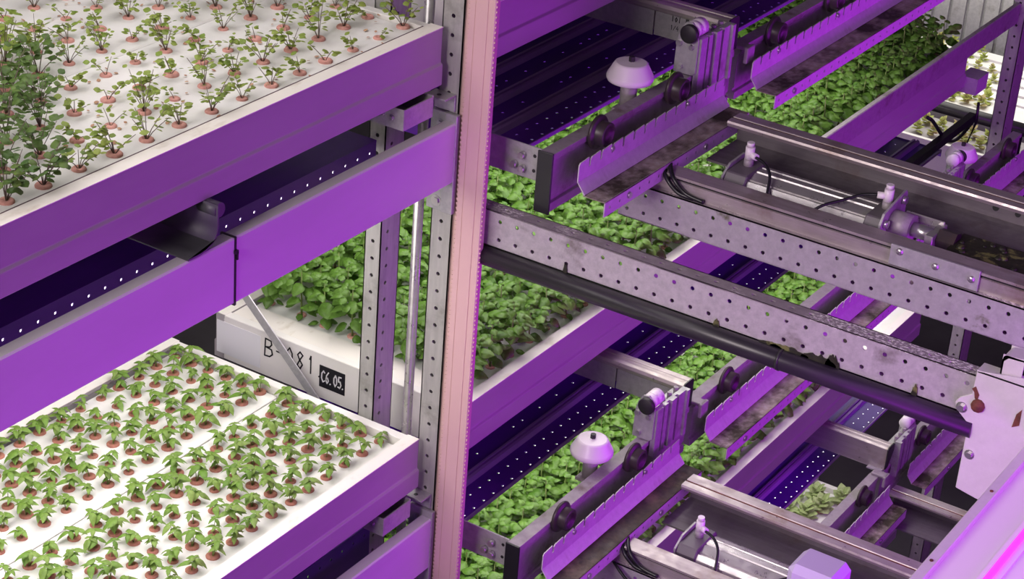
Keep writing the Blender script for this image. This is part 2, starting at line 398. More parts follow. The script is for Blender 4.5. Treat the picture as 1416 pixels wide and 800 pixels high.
# ------------------------------------------------------------------ lamp housings (dark ribbed panels with white lamps below)
def lamp(k, y0, y1, label, power, dz=0.0, x1=.045, ye=None):
    z = zp(k)+dz; t = thing('lamp_housing', (-.42, (y0+y1)/2, z-.02), label, 'lamp', 'dark lamp housings')
    x0 = -.85; ny = int((y1-y0)/.05)
    ridges = [x1-.117-.12*i for i in range(6)]
    m = MB(); rows = MB(); xs = x1-.004; strips = []
    def holes(cx, q):
        rows.perf((cx-.012, y0, z), (.024,0,0), (0,(y1-y0)/ny,0), 1, ny, .0046, .002, (0,0,1), (lambda i, j: (j*7+q*3) % 11 not in ((), (), (0,2,3,5,7,8), (1,4,6,9))[q]), el=.8)
        strips.append(cx)
    for i, r in enumerate(ridges):
        a, b = r+.020, r-.020
        cols = {0: (x1-.018, x1-.066), 1: ((xs+a)/2,), 2: ((xs+a)/2,)}.get(i, ())
        e = xs
        for q, cx in enumerate(cols):
            m.box(cx+.012, e, y0, y1, z-.002, z); holes(cx, q if i == 0 else i+1); e = cx-.012
        m.box(a, e, y0, y1, z-.002, z)
        MB().prism([(a,z-.002),(a,z),(a-.006,z+.014),(a-.015,z+.016),(a-.017,z+.008),(a-.022,z+.008),(a-.024,z+.016),(a-.034,z+.014),(b,z),(b,z-.002)], 'y', y0, y1).build('rib', MAT['lamp_rib_lit'] if i < 3 else MAT['lamp_dark'], t)  # only the outer ribs get the colour with light painted in
        xs = b
    m.box(x0, xs, y0, y1, z-.002, z)
    m.box(x0, x1, y0-.003, y0, z-.028, z+.002); m.box(x0, x1, y1, y1+.003, z-.028, z+.002)
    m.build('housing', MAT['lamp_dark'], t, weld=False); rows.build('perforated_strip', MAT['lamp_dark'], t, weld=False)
    MB().box(x1-.004, x1, y0, y1, z-.008, z+.004).build('edge_lip', MAT['lamp_rib_lit'], t)
    if power:
        for xx in strips: MB().box(xx-.008, xx+.004, y0+.03, y1-.03, z-.016, z-.012).build('led_strip', MAT['led_white'], t)
        d = bpy.data.lights.new('lamp_light', 'AREA'); d.shape = 'RECTANGLE'; d.size = .76; d.size_y = ((ye or y1)-y0)-.08; d.energy = power; d.color = WHITE
        o = bpy.data.objects.new('lamp_light', d); COL.objects.link(o); o.parent = t; o.location = (0, ((ye or y1)-y1)/2, -.012)
    return t
def lamp_front(k, t, y0=-3.2, y1=-.10, lit=True):
    z = zp(k)+.085; n = int((y1-y0)/.05)
    m = MB().perf((-.132, y0, z-.030), (0,.05,0), (0,0,.050), n, 1, .0052, .003, (1,0,0), el=.8)
    m.box(-.30, -.132, y0, y0+n*.05, z+.020, z+.024)
    m.box(-.135, -.132, y0, y0+n*.05, z-(.045 if lit else .16), z-.030)
    m.build('perforated_front', MAT['lamp_dark'], t)
    if lit: MB().box(-.146, -.144, y0, y1, z-.016, z+.004).build('led_strip', MAT['led_white'], t)
lamp(-1, -3.2, -.05, 'lamp housing over the cress tray', 18, .085, -.03)
T_ = lamp(0, -3.2, -.10, 'dark lamp housing with dotted holes between the cress tray and the seedlings', 30, .085, -.14); lamp_front(0, T_)
T_ = lamp(1, -3.2, -.012, 'dark lamp housing under the seedling tray', 0, .085, -.14); lamp_front(1, T_, y1=-.012, lit=False)
lamp(0, .26, 3.80, 'dark ribbed lamp housing hanging above the tall basil tray', 28, ye=2.95)
lamp(1, .26, 3.80, 'dark ribbed lamp housing hanging above the lower basil', 36, 0, -.02)
lamp(2, 2.2, 3.95, 'dark perforated lamp housing above the pale lettuce', 12, 0, 0)

# ------------------------------------------------------------------ front beams of the near bay with their fittings
def bolt(par, p, d, r=.008, h=.006):
    p = Vector(p); d = Vector(d); m = MB().cyl(p, p+d*.0015, r*1.5, 12); m.cyl(p, p+d*h, r, 6, smooth=False)
    return m.build('bolt', MAT['bolt'], par, base=tuple(par['_base']) if '_base' in par else tuple(par.parent['_base']))
def pegs(par, name, mat, items, n=10, smooth=True):
    for a, b, r in items: MB().cyl(a, b, r, n, smooth=smooth).build(name, mat, par)
def front_beam(k, label):
    dz = -DL*k; t = thing('front_beam', (.02, -1.6, 2.33+dz), label, 'beam', 'front beams of the rack')
    MB().box(.008, .045, -3.3, -.012, 2.330+dz, 2.492+dz).build('beam', MAT['beam_paint'], t, .004)
    m = MB().box(-.033, .012, -.012, -.0005, 2.243+dz, 2.512+dz); m.box(.012, .048, -.016, -.0005, 2.243+dz, 2.512+dz)
    pl = m.build('end_plate', MAT['galv'], t, .0015)
    bolt(pl, (-.003,-.012,2.478+dz), (0,-1,0)); bolt(pl, (-.003,-.012,2.268+dz), (0,-1,0), .010)
    return t
front_beam(0, 'broad purple-lit box beam with a black cable tie'); front_beam(1, 'purple-lit box beam under the seedling tray')
m = MB(); y = -.86
for a in ((.006,.047,2.492,2.4945),(.006,.047,2.3275,2.330),(.045,.0475,2.328,2.494),(.0055,.008,2.328,2.494)): m.box(a[0], a[1], y-.0025, y+.0025, a[2], a[3])
m.box(.046, .052, y-.005, y+.005, 2.455, 2.463); m.box(.049, .052, y+.0, y+.004, 2.44, 2.458)
tag(m.build('cable_tie', MAT['black'], None, base=(.0125,y,2.3275)), 'black cable tie wrapped around the purple beam', 'cable tie')
# grey folded support bracket between tray and beam
c_ = [(-.918,2.588)]+[(-.918-.055*(1-math.cos(a)), 2.540-.0475*math.sin(a)) for a in (0,.3,.6,.9,1.2,1.5708)]+[(-1.012,2.4925)]
c_ = c_+[(y+(.004 if i < 5 else 0), z+(.004 if i >= 4 else 0)) for i, (y, z) in reversed(list(enumerate(c_)))]
t = thing('support_bracket', (0,-1,2.492), 'dark grey curved sheet bracket standing on the purple beam', 'bracket')
MB().prism(c_, 'x', -.16, .045, True).build('sheet', MAT['bracket_grey'], t); MB().cyl((-.01,-.905,2.572), (.040,-.905,2.572), .017, 18).build('rolled_edge', MAT['bracket_grey'], t)
def channel_bracket(k, label):
    dz = -DL*k; t = thing('channel_bracket', (-.03,-.14,2.525+dz), label, 'bracket', 'small channel brackets')
    m = MB().box(.014,.018,-.20,-.085,2.527+dz,2.576+dz); m.box(-.10,.018,-.20,-.085,2.523+dz,2.527+dz); m.box(-.10,.018,-.2035,-.20,2.523+dz,2.577+dz)
    m.box(.0,.018,-.085,-.081,2.523+dz,2.580+dz); m.box(-.10,-.097,-.20,-.085,2.523+dz,2.577+dz); m.box(-.10,.0,-.085,-.082,2.523+dz,2.577+dz)
    m.build('channel', MAT['galv'], t)
    bolt(t, (-.045,-.2035,2.553+dz), (0,-1,0), .006); bolt(t, (-.018,-.2035,2.549+dz), (0,-1,0), .006)
    return t
channel_bracket(0, 'small open galvanised channel under the cress tray end'); channel_bracket(1, 'small open galvanised channel under the seedling tray end')
def post_tab(k, label):
    dz = -DL*k; t = thing('post_tab', (0,-.03,2.50+dz), label, 'bracket', 'tabs on the post')
    m = MB().box(-.03,.032,-.05,-.001,2.556+dz,2.561+dz); m.box(-.03,.032,-.006,-.001,2.515+dz,2.556+dz)
    m.build('tab', MAT['galv'], t, .001); MB().cyl((0,-.03,2.561+dz),(0,-.03,2.5618+dz),.006,10).build('hole', MAT['black'], t)
post_tab(0, 'small drilled tab on the post beside the cress tray'); post_tab(1, 'small drilled tab on the post beside the seedling tray')

# ------------------------------------------------------------------ perforated cross beams
def cross_beam(x0, x1, y, dz, label, mat, depth=.048):
    n = int(round((x1-x0)/.05)); t = thing('cross_beam', ((x0+x1)/2, y+depth/2, 2.17+dz), label, 'beam', 'perforated cross beams')
    x1 = x0+n*.05; th = .003; m = MB()
    m.perf((x0, y, 2.17+dz), (.05,0,0), (0,0,.05), n, 2, .0058, th, (0,-1,0))
    m.build('perforated_web', mat, t)
    MB().perf((x0, y, 2.27+dz), (.05,0,0), (0,depth,0), n, 1, .0048, th, (0,0,1), el=1.35).build('top_flange', MAT['galv_fleck'], t)
    MB().box(x0, x1, y, y+depth, 2.17+dz, 2.173+dz).box(x0, x1, y+depth-.003, y+depth, 2.25+dz, 2.27+dz).box(x0, x1, y+depth-.003, y+depth, 2.17+dz, 2.19+dz).build('return_flange', mat, t)
    return t
X1 = cross_beam(.09, 1.44, .030, 0, 'galvanised perforated cross beam with a black pipe along its foot', MAT['galv_beam'])
X2 = cross_beam(.29, 1.79, .415, 0, 'galvanised perforated cross beam below the air cylinder', MAT['algae_beam'])
cross_beam(.29, 1.79, .415, -DL, 'perforated cross beam below the lower slimy gutter', MAT['algae_beam'])
t = thing('drain_pipe', (.75, .02, 2.12), 'black plastic pipe running below the perforated cross beam', 'pipe')
MB().cyl((.088,.022,2.146),(1.452,.022,2.146),.0255,20).build('pipe', MAT['black_pipe'], t)
MB().cyl((.965,.022,2.146),(.972,.022,2.146),.0275,20).build('collar', MAT['black_pipe'], t)
# drips of slime on the beam foot
rs = random.Random(3)
for i, (xx, w, h) in enumerate(((1.06,.045,.022),(1.095,.018,.035),(.985,.05,.012),(.935,.03,.008),(.79,.008,.02),(.365,.006,.03),(1.30,.007,.035))):
    m = MB(); n = 13; top = [(xx-w+2*w*j/n, 2.172+h*max(.12, math.sin(PI*(j+.5)/(n+1))**.7*rs.uniform(.55,1))) for j in range(n+1)]
    m.prism(top+[(xx+w,2.165),(xx-w,2.165)], 'y', .0265, .0298)
    m.build('algae_patch', MAT['slime'], X1)
# white gusset plate
t = thing('gusset_plate', (1.5,.012,1.99), 'white painted gusset plate with a rusty bolt at the beam end', 'plate')
out = [(1.439,2.296),(1.62,2.325),(1.62,1.96),(1.478,1.985),(1.442,1.992),(1.442,2.14),(1.436,2.165),(1.408,2.188),(1.404,2.205),(1.412,2.218),(1.438,2.236)]
MB().prism(out, 'y', .006, .014).build('plate', MAT['white_plate'], t, .0015)
MB().box(1.439,1.62,.006,.05,2.292,2.298).build('top_flange', MAT['white_plate'], t, .001)
bolt(t, (1.421,.006,2.196), (0,-1,0), .009, .009)
bolt(t, (1.459,.006,2.087), (0,-1,0), .008, .008)
b = MB(); b.lathe([(.0,-.014),(.012,-.013),(.016,-.006),(.016,0)], (1.457,.006,2.214), 10, 'y'); b.build('rusty_bolt', MAT['rust'], t)
MB().prism([(1.436,2.25),(1.444,2.258),(1.455,2.24),(1.452,2.222),(1.446,2.23),(1.443,2.243)], 'y', .0045, .006).build('rust_stain', MAT['rust'], t)
MB().prism([(1.545,2.225),(1.555,2.24),(1.556,2.2),(1.54,2.19)], 'y', .0045, .006).build('rust_stain', MAT['rust'], t)
m = MB(); pr = [(1.486,2.30),(1.486,2.335)]+[(1.496-.010*math.cos(a), 2.337+.012*math.sin(a)) for a in (.6,1.1,1.6)]+[(1.535,2.352),(1.535,2.345),(1.499,2.343),(1.490,2.333),(1.490,2.30)]
m.prism(pr, 'y', .02, .075); m.box(1.486,1.535,.07,.075,2.30,2.35); m.box(1.486,1.535,.02,.023,2.30,2.349)
tag(m.build('hook_clip', MAT['white_plate'], None, base=(1.51,.05,2.30)), 'bent sheet metal clip standing on the white gusset', 'clip')

# ------------------------------------------------------------------ conveyor: rails with wheels, toothed gutters, bumpers, brackets
def roller_rail(y0, y1, wheels, label, cap=True):
    t = thing('roller_rail', (.25, y0, 2.28), label, 'rail', 'conveyor roller rails')
    pr = [(.228,2.44),(.268,2.44),(.268,2.424),(.262,2.419),(.262,2.316),(.257,2.313),(.257,2.306),(.265,2.303),(.265,2.28),(.228,2.28)]
    MB().prism(pr, 'y', y0, y1).build('rail_bar', MAT['bar_metal'], t, .001)
    if cap: MB().box(.225,.271,y0-.006,y0,2.277,2.443).build('end_cap', MAT['black'], t, .002)
    for y in wheels:
        w = MB(); c = (.271, y, 2.440)
        w.lathe([(.0,0),(.044,0),(.046,.003),(.046,.008),(.043,.011),(.033,.012),(.032,.014),(.0325,.036),(.030,.038),(.024,.038),(.023,.030),(.0,.030)], c, 28, 'x')
        wo = w.build('wheel', MAT['wheel'], t)
        b = MB().cyl((.268,y,2.440),(.316,y,2.440),.006,10); b.cyl((.302,y,2.440),(.308,y,2.440),.010,6,smooth=False); b.build('axle', MAT['bolt'], wo)
        f = MB(); n = 14
        # shroud bump rising over the bar in front of the wheel
        pts = [(y-.055+.11*j/n, 2.436+.052*math.sin(PI*j/n)**1.2) for j in range(n+1)]
        f.prism([(a,b_) for a,b_ in pts]+[(y+.055,2.425),(y-.055,2.425)], 'x', .2635, .2705); f.build('wheel_guard', MAT['wheel'], wo)
    return t
def gutter(y0, y1, label):
    t = thing('drip_gutter', (.37, y0, 2.297), label, 'gutter', 'toothed drip gutters')
    m = MB(); p = .0555; n = int((y1-y0)/p)
    for i in range(n):
        a = y0+i*p
        m.prism([(a,2.366),(a+p,2.366),(a+p,2.397),(a+p-.007,2.394),(a+p-.008,2.421),(a+.006,2.418),(a,2.412)], 'x', .3185, .3215)
    m.prism([(.3185,2.368),(.3215,2.368),(.344,2.340),(.341,2.337)], 'y', y0, y0+n*p)
    m.build('toothed_guard', MAT['purple_metal'], t, weld=False)
    y1 = y0+n*p
    MB().box(.339,.4035,y0,y1,2.335,2.338).build('trough_floor', MAT['gutter_grime'], t)
    f = MB().perf((.4035,y0,2.297), (0,.05,0), (0,0,.041), int((y1-y0)/.05), 1, .0045, .003, (1,0,0), el=.8)
    ye = y0+int((y1-y0)/.05)*.05
    f.box(.4005,.4035,ye,y1,2.297,2.338)
    f.build('perforated_flange', MAT['purple_metal'], t)
    pegs(t, 'bolt', MAT['bolt'], [((.316,y,2.408),(.327,y,2.408),.007) for y in (y0+.16, y0+.56)]+[((.4035,y,2.318),(.409,y,2.318),.009) for y in (y0+.12, y1-.25)], 8)
    return t
def mushroom(x, y, label):
    t = thing('guide_bumper', (x, y, 2.395), label, 'bumper', 'mushroom bumpers')
    MB().cyl((x,y,2.395),(x,y,2.475),.0225,20).build('stem', MAT['bar_metal'], t)
    MB().lathe([(.0,.077),(.052,.074),(.060,.0765),(.0635,.083),(.0637,.089),(.0620,.094)], (x,y,2.395), 40).lathe([(.0620,.094),(.0460,.1235)], (x,y,2.395), 40).lathe([(.0460,.1235),(.0440,.1265),(.0405,.1280)], (x,y,2.395), 40).lathe([(.0405,.1280),(.0,.1305)], (x,y,2.395), 40).build('cap', MAT['white_plastic'], t, weld=False)
    MB().cyl((x,y,2.524),(x,y,2.538),.0085,6,smooth=False).build('nut', MAT['rubber'], t)
    MB().box(x-.03,.2275,y-.03,y+.03,2.386,2.395).build('base_plate', MAT['bar_metal'], t)
    return t
def roller_bracket(label):
    t = thing('roller_bracket', (.25, .85, 2.385), label, 'bracket', 'roller brackets on the rails')
    pl = MB().prism([(.212,2.442),(.268,2.442),(.280,2.45),(.280,2.540),(.272,2.575),(.255,2.592),(.236,2.588),(.222,2.565),(.214,2.535)], 'y', .796, .802)
    pl.build('face_plate', MAT['galv'], t, .001)
    pegs(t, 'bolt', MAT['bolt'], [((x,.796,z),(x,.787,z),r) for x, z, r in ((.224,2.527,.009),(.262,2.523,.008),(.234,2.462,.008))], 6, False)
    r = MB().lathe([(0,0),(.024,0),(.026,.002),(.026,.014),(.024,.016),(0,.016)], (.255,.778,2.562), 24, 'y').build('roller', MAT['rubber'], t)
    MB().cyl((.255,.779,2.562),(.255,.770,2.562),.008,8).build('roller_bolt', MAT['bolt'], r)
    MB().lathe([(0,0),(.024,0),(.024,.018),(.020,.022),(.020,.026),(.024,.030),(.024,.055),(0,.055)], (.252,.803,2.566), 22, 'y').build('sleeve', MAT['white_plastic'], t)
    # vertical slotted extrusion
    e = MB(); z0, z1 = 2.390, 2.548
    for a, b_, d in ((.803,.838,.010),(.838,.848,.003),(.848,.868,.010),(.868,.885,.002),(.885,.915,.013),(.915,.930,.003),(.930,.968,.012),(.968,.984,.020)):
        e.box(.2705, .2705+d+.006, .0+a, b_, z0, z1)
    e.box(.236,.2705,.803,.984,2.4405,z1-.02)
    e.build('slotted_profile', MAT['galv'], t)
    pegs(t, 'screw', MAT['bar_metal'], [((.262,y,2.528),(.262,y,2.555),.008) for y in (.875,.915,.955)], 6, False)
    return t
def tee_channel(label, text=False):
    t = thing('cross_channel', (.0,1.02,2.44), label, 'channel', 'short cross channels')
    pr = [(1.0,2.515),(.992,2.522),(.990,2.532),(.994,2.542),(1.003,2.546),(1.018,2.546),(1.020,2.543),(1.024,2.543),(1.026,2.547),(1.045,2.547),(1.052,2.540),(1.052,2.44),(1.048,2.44),(1.048,2.515)]
    MB().prism(pr, 'x', -.42, .268).build('rail', MAT['steel_rail'], t, .001)
    MB().box(.034,.268,1.003,1.006,2.444,2.515).build('web_plate', MAT['galv'], t); MB().box(-.42,.028,1.006,1.009,2.440,2.515).build('web_plate', MAT['galv'], t)
    MB().prism([(.988,2.512),(.988,2.540),(.998,2.549),(1.046,2.549),(1.054,2.540),(1.054,2.45),(1.03,2.45)], 'x', .268, .272).build('end_cap', MAT['black'], t)
    if text:
        write(t, 'Tol # 39', .085, 1.0015, 2.498, .022, .016, MAT['ink'], adv=.72); write(t, '1/4 m', .085, 1.0015, 2.472, .014, .013, MAT['ink'], adv=.72)
    return t
def rail_clip(label):
    t = thing('rail_clip', (.27,1.09,2.42), label, 'clip', 'clips at the rail joints')
    MB().box(.236,.300,1.075,1.11,2.4405,2.452).box(.290,.302,1.07,1.115,2.405,2.452).build('clip', MAT['bar_metal'], t, .002)
    MB().box(.20,.262,.995,1.075,2.441,2.446).build('joint_plate', MAT['galv'], t)
    return t
def x_rail(y0, y1, z0, z1, x0, x1, label, slot):
    t = thing('slide_rail', ((x0+x1)/2, (y0+y1)/2, z0), label, 'rail', 'slide rails of the pusher')
    if slot == 'top':
        pr = [(y0,z1-.016),(y0-.004,z1-.006),(y0-.002,z1),(y0+.022,z1+.001),(y0+.025,z1-.003),(y0+.031,z1-.003),(y0+.034,z1+.001),(y1,z1),(y1,z1-.006),(y0+.004,z1-.006),(y0+.004,z1-.016)]
        MB().prism(pr, 'x', x0, x1).build('top_flange', MAT['steel_rail'], t)
        MB().prism([(y1,z1-.006),(y1,z0-.012),(y0-.105,z0-.012),(y0-.105,z0-.006),(y1-.004,z0-.006),(y1-.004,z1-.006)], 'x', x0, x1).build('web', MAT['steel_shaded'], t)
        MB().box(x0,x1,y0+.023,y0+.033,z1-.003,z1-.0015).build('rust_line', MAT['rust'], t)
        pegs(t, 'bolt_hole', MAT['black'], [((x,y1-.0050,z0+.022),(x,y1-.003,z0+.022),r) for x, r in ((1.155,.009),(1.215,.008))], 12)
    else:
        pr = [(y0,z0),(y0,z1-.016),(y0+.006,z1-.014),(y0+.006,z1-.009),(y0-.003,z1-.007),(y0-.003,z1),(y1,z1),(y1,z0)]
        MB().prism(pr, 'x', x0, x1).build('channel', MAT['steel_rail'], t)
        MB().box(x0,x1,y0+.0045,y0+.0065,z1-.0155,z1-.0075).build('slot', MAT['black'], t)
    return t
def cylinder(label):
    t = thing('air_cylinder', (.75,.60,2.255), label, 'cylinder', 'air cylinders')
    yc, zc = .600, 2.290
    pr = [(-.066,-.030),(-.062,-.012),(-.064,-.006),(-.060,.004),(-.050,.018),(-.046,.018),(-.045,.015),(-.040,.015),(-.039,.020),(-.012,.030),(-.010,.027),(-.003,.027),(-.001,.031),(.020,.031),(.022,.028),(.028,.028),(.030,.031),(.050,.027),(.064,.020),(.066,-.030)]
    MB().prism([(yc+a, zc+b) for a, b in pr], 'x', .585, .925).build('barrel', MAT['alu'], t)
    for x0, x1 in ((.525,.587),(.922,.968)):
        MB().prism([(yc-.068,2.252),(yc-.068,2.30),(yc-.055,2.323),(yc+.06,2.327),(yc+.068,2.315),(yc+.068,2.252)], 'x', x0, x1).build('end_block', MAT['block_grey'], t, .003)
    MB().prism([(yc-.078,2.25),(yc-.078,2.315),(yc-.06,2.34),(yc+.07,2.362),(yc+.08,2.35),(yc+.08,2.25)], 'x', .968, .974).build('flange_plate', MAT['galv'], t)
    MB().prism([(yc-.070,2.25),(yc-.070,2.31),(yc-.03,2.335),(yc+.05,2.338),(yc+.06,2.25)], 'x', .519, .525).build('flange_plate', MAT['galv'], t)
    pegs(t, 'screw', MAT['bolt'], [((.974,y,z),(.985,y,z),.011) for y, z in ((yc-.055,2.312),(yc+.05,2.342))], 12)
    MB().cyl((.974,yc,zc+.005),(1.030,yc,zc+.005),.036,24).build('nose', MAT['bar_metal'], t)
    MB().cyl((1.030,yc,zc+.005),(1.085,yc,zc+.005),.019,20).build('piston_rod', MAT['bolt'], t)
    m = MB().box(1.080,1.102,yc-.048,yc+.05,2.272,2.312); m.box(.99,1.095,yc+.044,yc+.05,2.285,2.318)
    m.build('clevis', MAT['alu'], t, .002)
    MB().cyl((1.102,yc,zc+.002),(1.150,yc,zc+.002),.030,6,smooth=False).build('coupling_nut', MAT['wheel'], t)
    for x in (.556, .950):
        f = MB().cyl((x,yc+.01,2.322),(x,yc+.01,2.345),.013,14); f.build('fitting_base', MAT['bar_metal'], t)
        g = MB().cyl((x,yc+.01,2.345),(x,yc+.01,2.378),.0125,14); g.cyl((x,yc+.01,2.380),(x,yc+.01,2.390),.010,14)
        sg = 1 if x < .7 else -1
        g.cyl((x,yc+.01,2.358),(x+sg*.026,yc-.002,2.358),.009,12); g.build('air_fitting', MAT['white_plastic'], t)
    return t
def hoses(label):
    t = thing('air_hose', (.75,.55,2.30), label, 'hose', 'black air hoses')
    def bez(pts, n=18):
        P = [Vector(p) for p in pts]; o = []
        for i in range(len(P)-1):
            a = P[max(i-1,0)]; b = P[i]; c = P[i+1]; d = P[min(i+2,len(P)-1)]
            for k in range(n//len(P)+3):
                s = k/(n//len(P)+3)
                o.append(.5*((2*b)+(c-a)*s+(2*a-5*b+4*c-d)*s*s+(3*b-a-3*c+d)*s**3))
        return o+[P[-1]]
    MB().tube(bez([(.580,.597,2.358),(.612,.588,2.352),(.640,.565,2.335),(.655,.530,2.300),(.660,.510,2.262)]), .0042).build('hose', MAT['black'], t)
    MB().tube(bez([(.925,.598,2.358),(.890,.585,2.352),(.850,.555,2.335),(.815,.520,2.322),(.790,.500,2.300)]), .0042).build('hose', MAT['black'], t)
    MB().tube(bez([(.372,.52,2.328),(.40,.47,2.329),(.435,.424,2.316),(.475,.421,2.285),(.53,.424,2.275)]), .0062).build('hose', MAT['black'], t)
    MB().tube(bez([(.358,.52,2.328),(.383,.47,2.329),(.415,.424,2.312),(.455,.419,2.282),(.50,.424,2.2748)]), .0062).build('hose', MAT['black'], t)
    return t
def splice(label):
    t = thing('splice_plate', (1.16,.425,2.262), label, 'plate', 'splice plates')
    MB().box(1.045,1.277,.4215,.4295,2.272,2.326).build('plate', MAT['galv'], t, .001)
    for x, z in ((1.07,2.312),(1.165,2.303),(1.258,2.300)): MB().lathe([(0,-.006),(.006,-.0055),(.0095,-.002),(.010,0)], (x,.4215,z), 14, 'y').build('rivet', MAT['bolt'], t)
    return t
def slimy(label):
    t = thing('slimy_plate', (1.4,.57,2.285), label, 'plate', 'slimy plates')
    rr = random.Random(5); MB().box(1.145,1.80,.500,.655,2.285,2.300).build('plate', MAT['slime'], t)
    m = MB()
    for i in range(26):
        x, y, r = rr.uniform(1.16,1.5), rr.uniform(.51,.645), rr.uniform(.004,.012)
        m.lathe([(r,0),(r*.8,r*.4),(0,r*.55)], (x,y,2.300), 7)
    m.build('sludge', MAT['slime'], t)['kind'] = 'stuff'
    return t
RAIL = roller_rail(.09, 1.055, (.29,.69), 'purple-lit rail with two black wheels and a mushroom bumper near the basil')
RAIL2 = roller_rail(1.095, 2.905, (1.28,1.68,2.32,2.72), 'long roller rail continuing past the writing Tol # 39', False)
GUT = gutter(.130, .930, 'toothed drip gutter with brown residue beside the first two wheels')
GUT2 = gutter(1.073, 2.91, 'long toothed drip gutter running on behind the slide rails')
MUSH = mushroom(.195, .585, 'pink-white mushroom bumper on the rail beside the tray above')
BRK = roller_bracket('bracket with black roller and slotted aluminium below the writing Tol # 39')
TEE = tee_channel('short cross channel with rounded top and writing Tol # 39', True)
CLIP = rail_clip('small clip on the rail joint beside the written channel')
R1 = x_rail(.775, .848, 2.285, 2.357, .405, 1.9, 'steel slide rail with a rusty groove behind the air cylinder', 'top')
R2 = x_rail(.432, .490, 2.262, 2.321, .35, 1.9, 'steel slide rail with slotted face in front of the air cylinder', 'front')
CYL = cylinder('aluminium air cylinder above the perforated cross beam'); HOSE = hoses('black air hoses of the cylinder above the cross beam')
SPL = splice('riveted galvanised splice plate on the front slide rail'); SLM = slimy('dark plate covered with green slime beside the cylinder rod')
# second level
shift(RAIL, dz=-DL, label='lower rail with two black wheels above the slimy gutter'); shift(RAIL2, dz=-DL, label='long lower roller rail behind the black pipe')
for c_ in shift(GUT, dz=-DL, label='lower toothed drip gutter filled with dark slime').children:
    if c_.name.startswith('trough_floor'): c_.material_slots[0].link = 'OBJECT'; c_.material_slots[0].material = MAT['gutter_slime']
shift(GUT2, dz=-DL, label='long lower toothed gutter seen under the cross beams')
shift(MUSH, dz=-DL, label='pink-white mushroom bumper standing over the lower basil')
shift(BRK, dz=-DL, label='bracket with black roller under the black pipe'); shift(CLIP, dz=-DL, label='small clip on the lower rail joint')
tee_lo = tee_channel('short cross channel with rounded top over the lower basil'); tee_lo.location.z -= DL
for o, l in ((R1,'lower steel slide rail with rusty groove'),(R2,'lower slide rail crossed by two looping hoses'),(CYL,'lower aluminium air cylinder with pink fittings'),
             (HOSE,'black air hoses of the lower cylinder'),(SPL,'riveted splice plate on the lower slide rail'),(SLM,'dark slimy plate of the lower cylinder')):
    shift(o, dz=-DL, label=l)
t = tag(MB().tube([(.40+.04*i*0+.022*i, .40-.006*i, 1.118-.040*math.sin(PI*i/9)) for i in range(10)], .0046).build('air_hose', MAT['black'], None, base=(.5,.38,1.08)), 'black hose drooping below the lower slide rail', 'hose', 'black air hoses')
# far, mirrored end of the conveyor, two lower levels
for k, w in ((1, 'far lower'), (2, 'far lowest')):
    dz = -DL*k
    mirrored(RAIL, dz, '%s roller rail beyond the slide rails' % w); mirrored(GUT, dz, '%s toothed gutter beyond the slide rails' % w)
    if k == 1: mirrored(MUSH, dz, 'mushroom bumper before the bright lettuce rafts')
    mirrored(BRK, dz, '%s bracket with slotted aluminium' % w); mirrored(CLIP, dz, '%s rail joint clip' % w)
    r = mirrored(tee_lo, dz+DL, '%s cross channel with rounded top' % w)
for o, l in ((RAIL2,'lowest roller rail beside the pale lettuce'),(GUT2,'lowest toothed gutter beside the pale lettuce')): shift(o, dz=-2*DL, label=l)
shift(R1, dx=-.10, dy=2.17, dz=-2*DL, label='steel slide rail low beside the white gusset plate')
# plates carrying the rails at the near post
def carrier(dz, label):
    t = thing('carrier_plate', (.15,.10,2.35+dz), label, 'plate', 'carrier plates')
    MB().box(.045,.2245,.107,.112,2.347+dz,2.436+dz).build('plate', MAT['galv'], t, .001)
    pegs(t, 'stud', MAT['bolt'], [((x,.107,z+dz),(x,.090,z+dz),.009) for x, z in ((.172,2.408),(.150,2.378),(.175,2.372))], 14)
    pegs(t, 'hole', MAT['black'], [((x,.1065,z+dz),(x,.108,z+dz),.005) for x, z in ((.205,2.412),(.205,2.372))])
carrier(0, 'galvanised carrier plate with three studs beside the wiring duct'); carrier(-DL, 'lower galvanised carrier plate with three studs')
# narrow beam above the far part of the basil tray
tag(MB().box(.012, .034, 2.25, 4.32, 1.585, 1.675).build('front_beam', MAT['bar_metal'], None, .003, base=(.01,3.3,1.60)), 'narrow purple-lit beam lying above the far side of the basil tray', 'beam', 'front beams of the rack')
t = thing('cable_carrier', (.05,3.9,1.1), 'dark drooping arm with cables under the far purple tray', 'arm')
MB().box(.02,.05,3.2,3.95,1.255,1.29).build('arm', MAT['black'], t)
MB().tube([(.02,3.45+.05*i,1.42-.13*math.sin(PI*i/14)**1.5-.012*i) for i in range(12)], .008).build('cable', MAT['black'], t)
MB().tube([(.05,3.95,1.34),(.052,3.96,1.25),(.03,3.93,1.12),(.0,3.9,1.0)], .006).build('cable', MAT['black'], t)
MB().box(-.02,.06,3.86,3.98,1.40,1.47).build('bracket', MAT['purple_metal'], t)

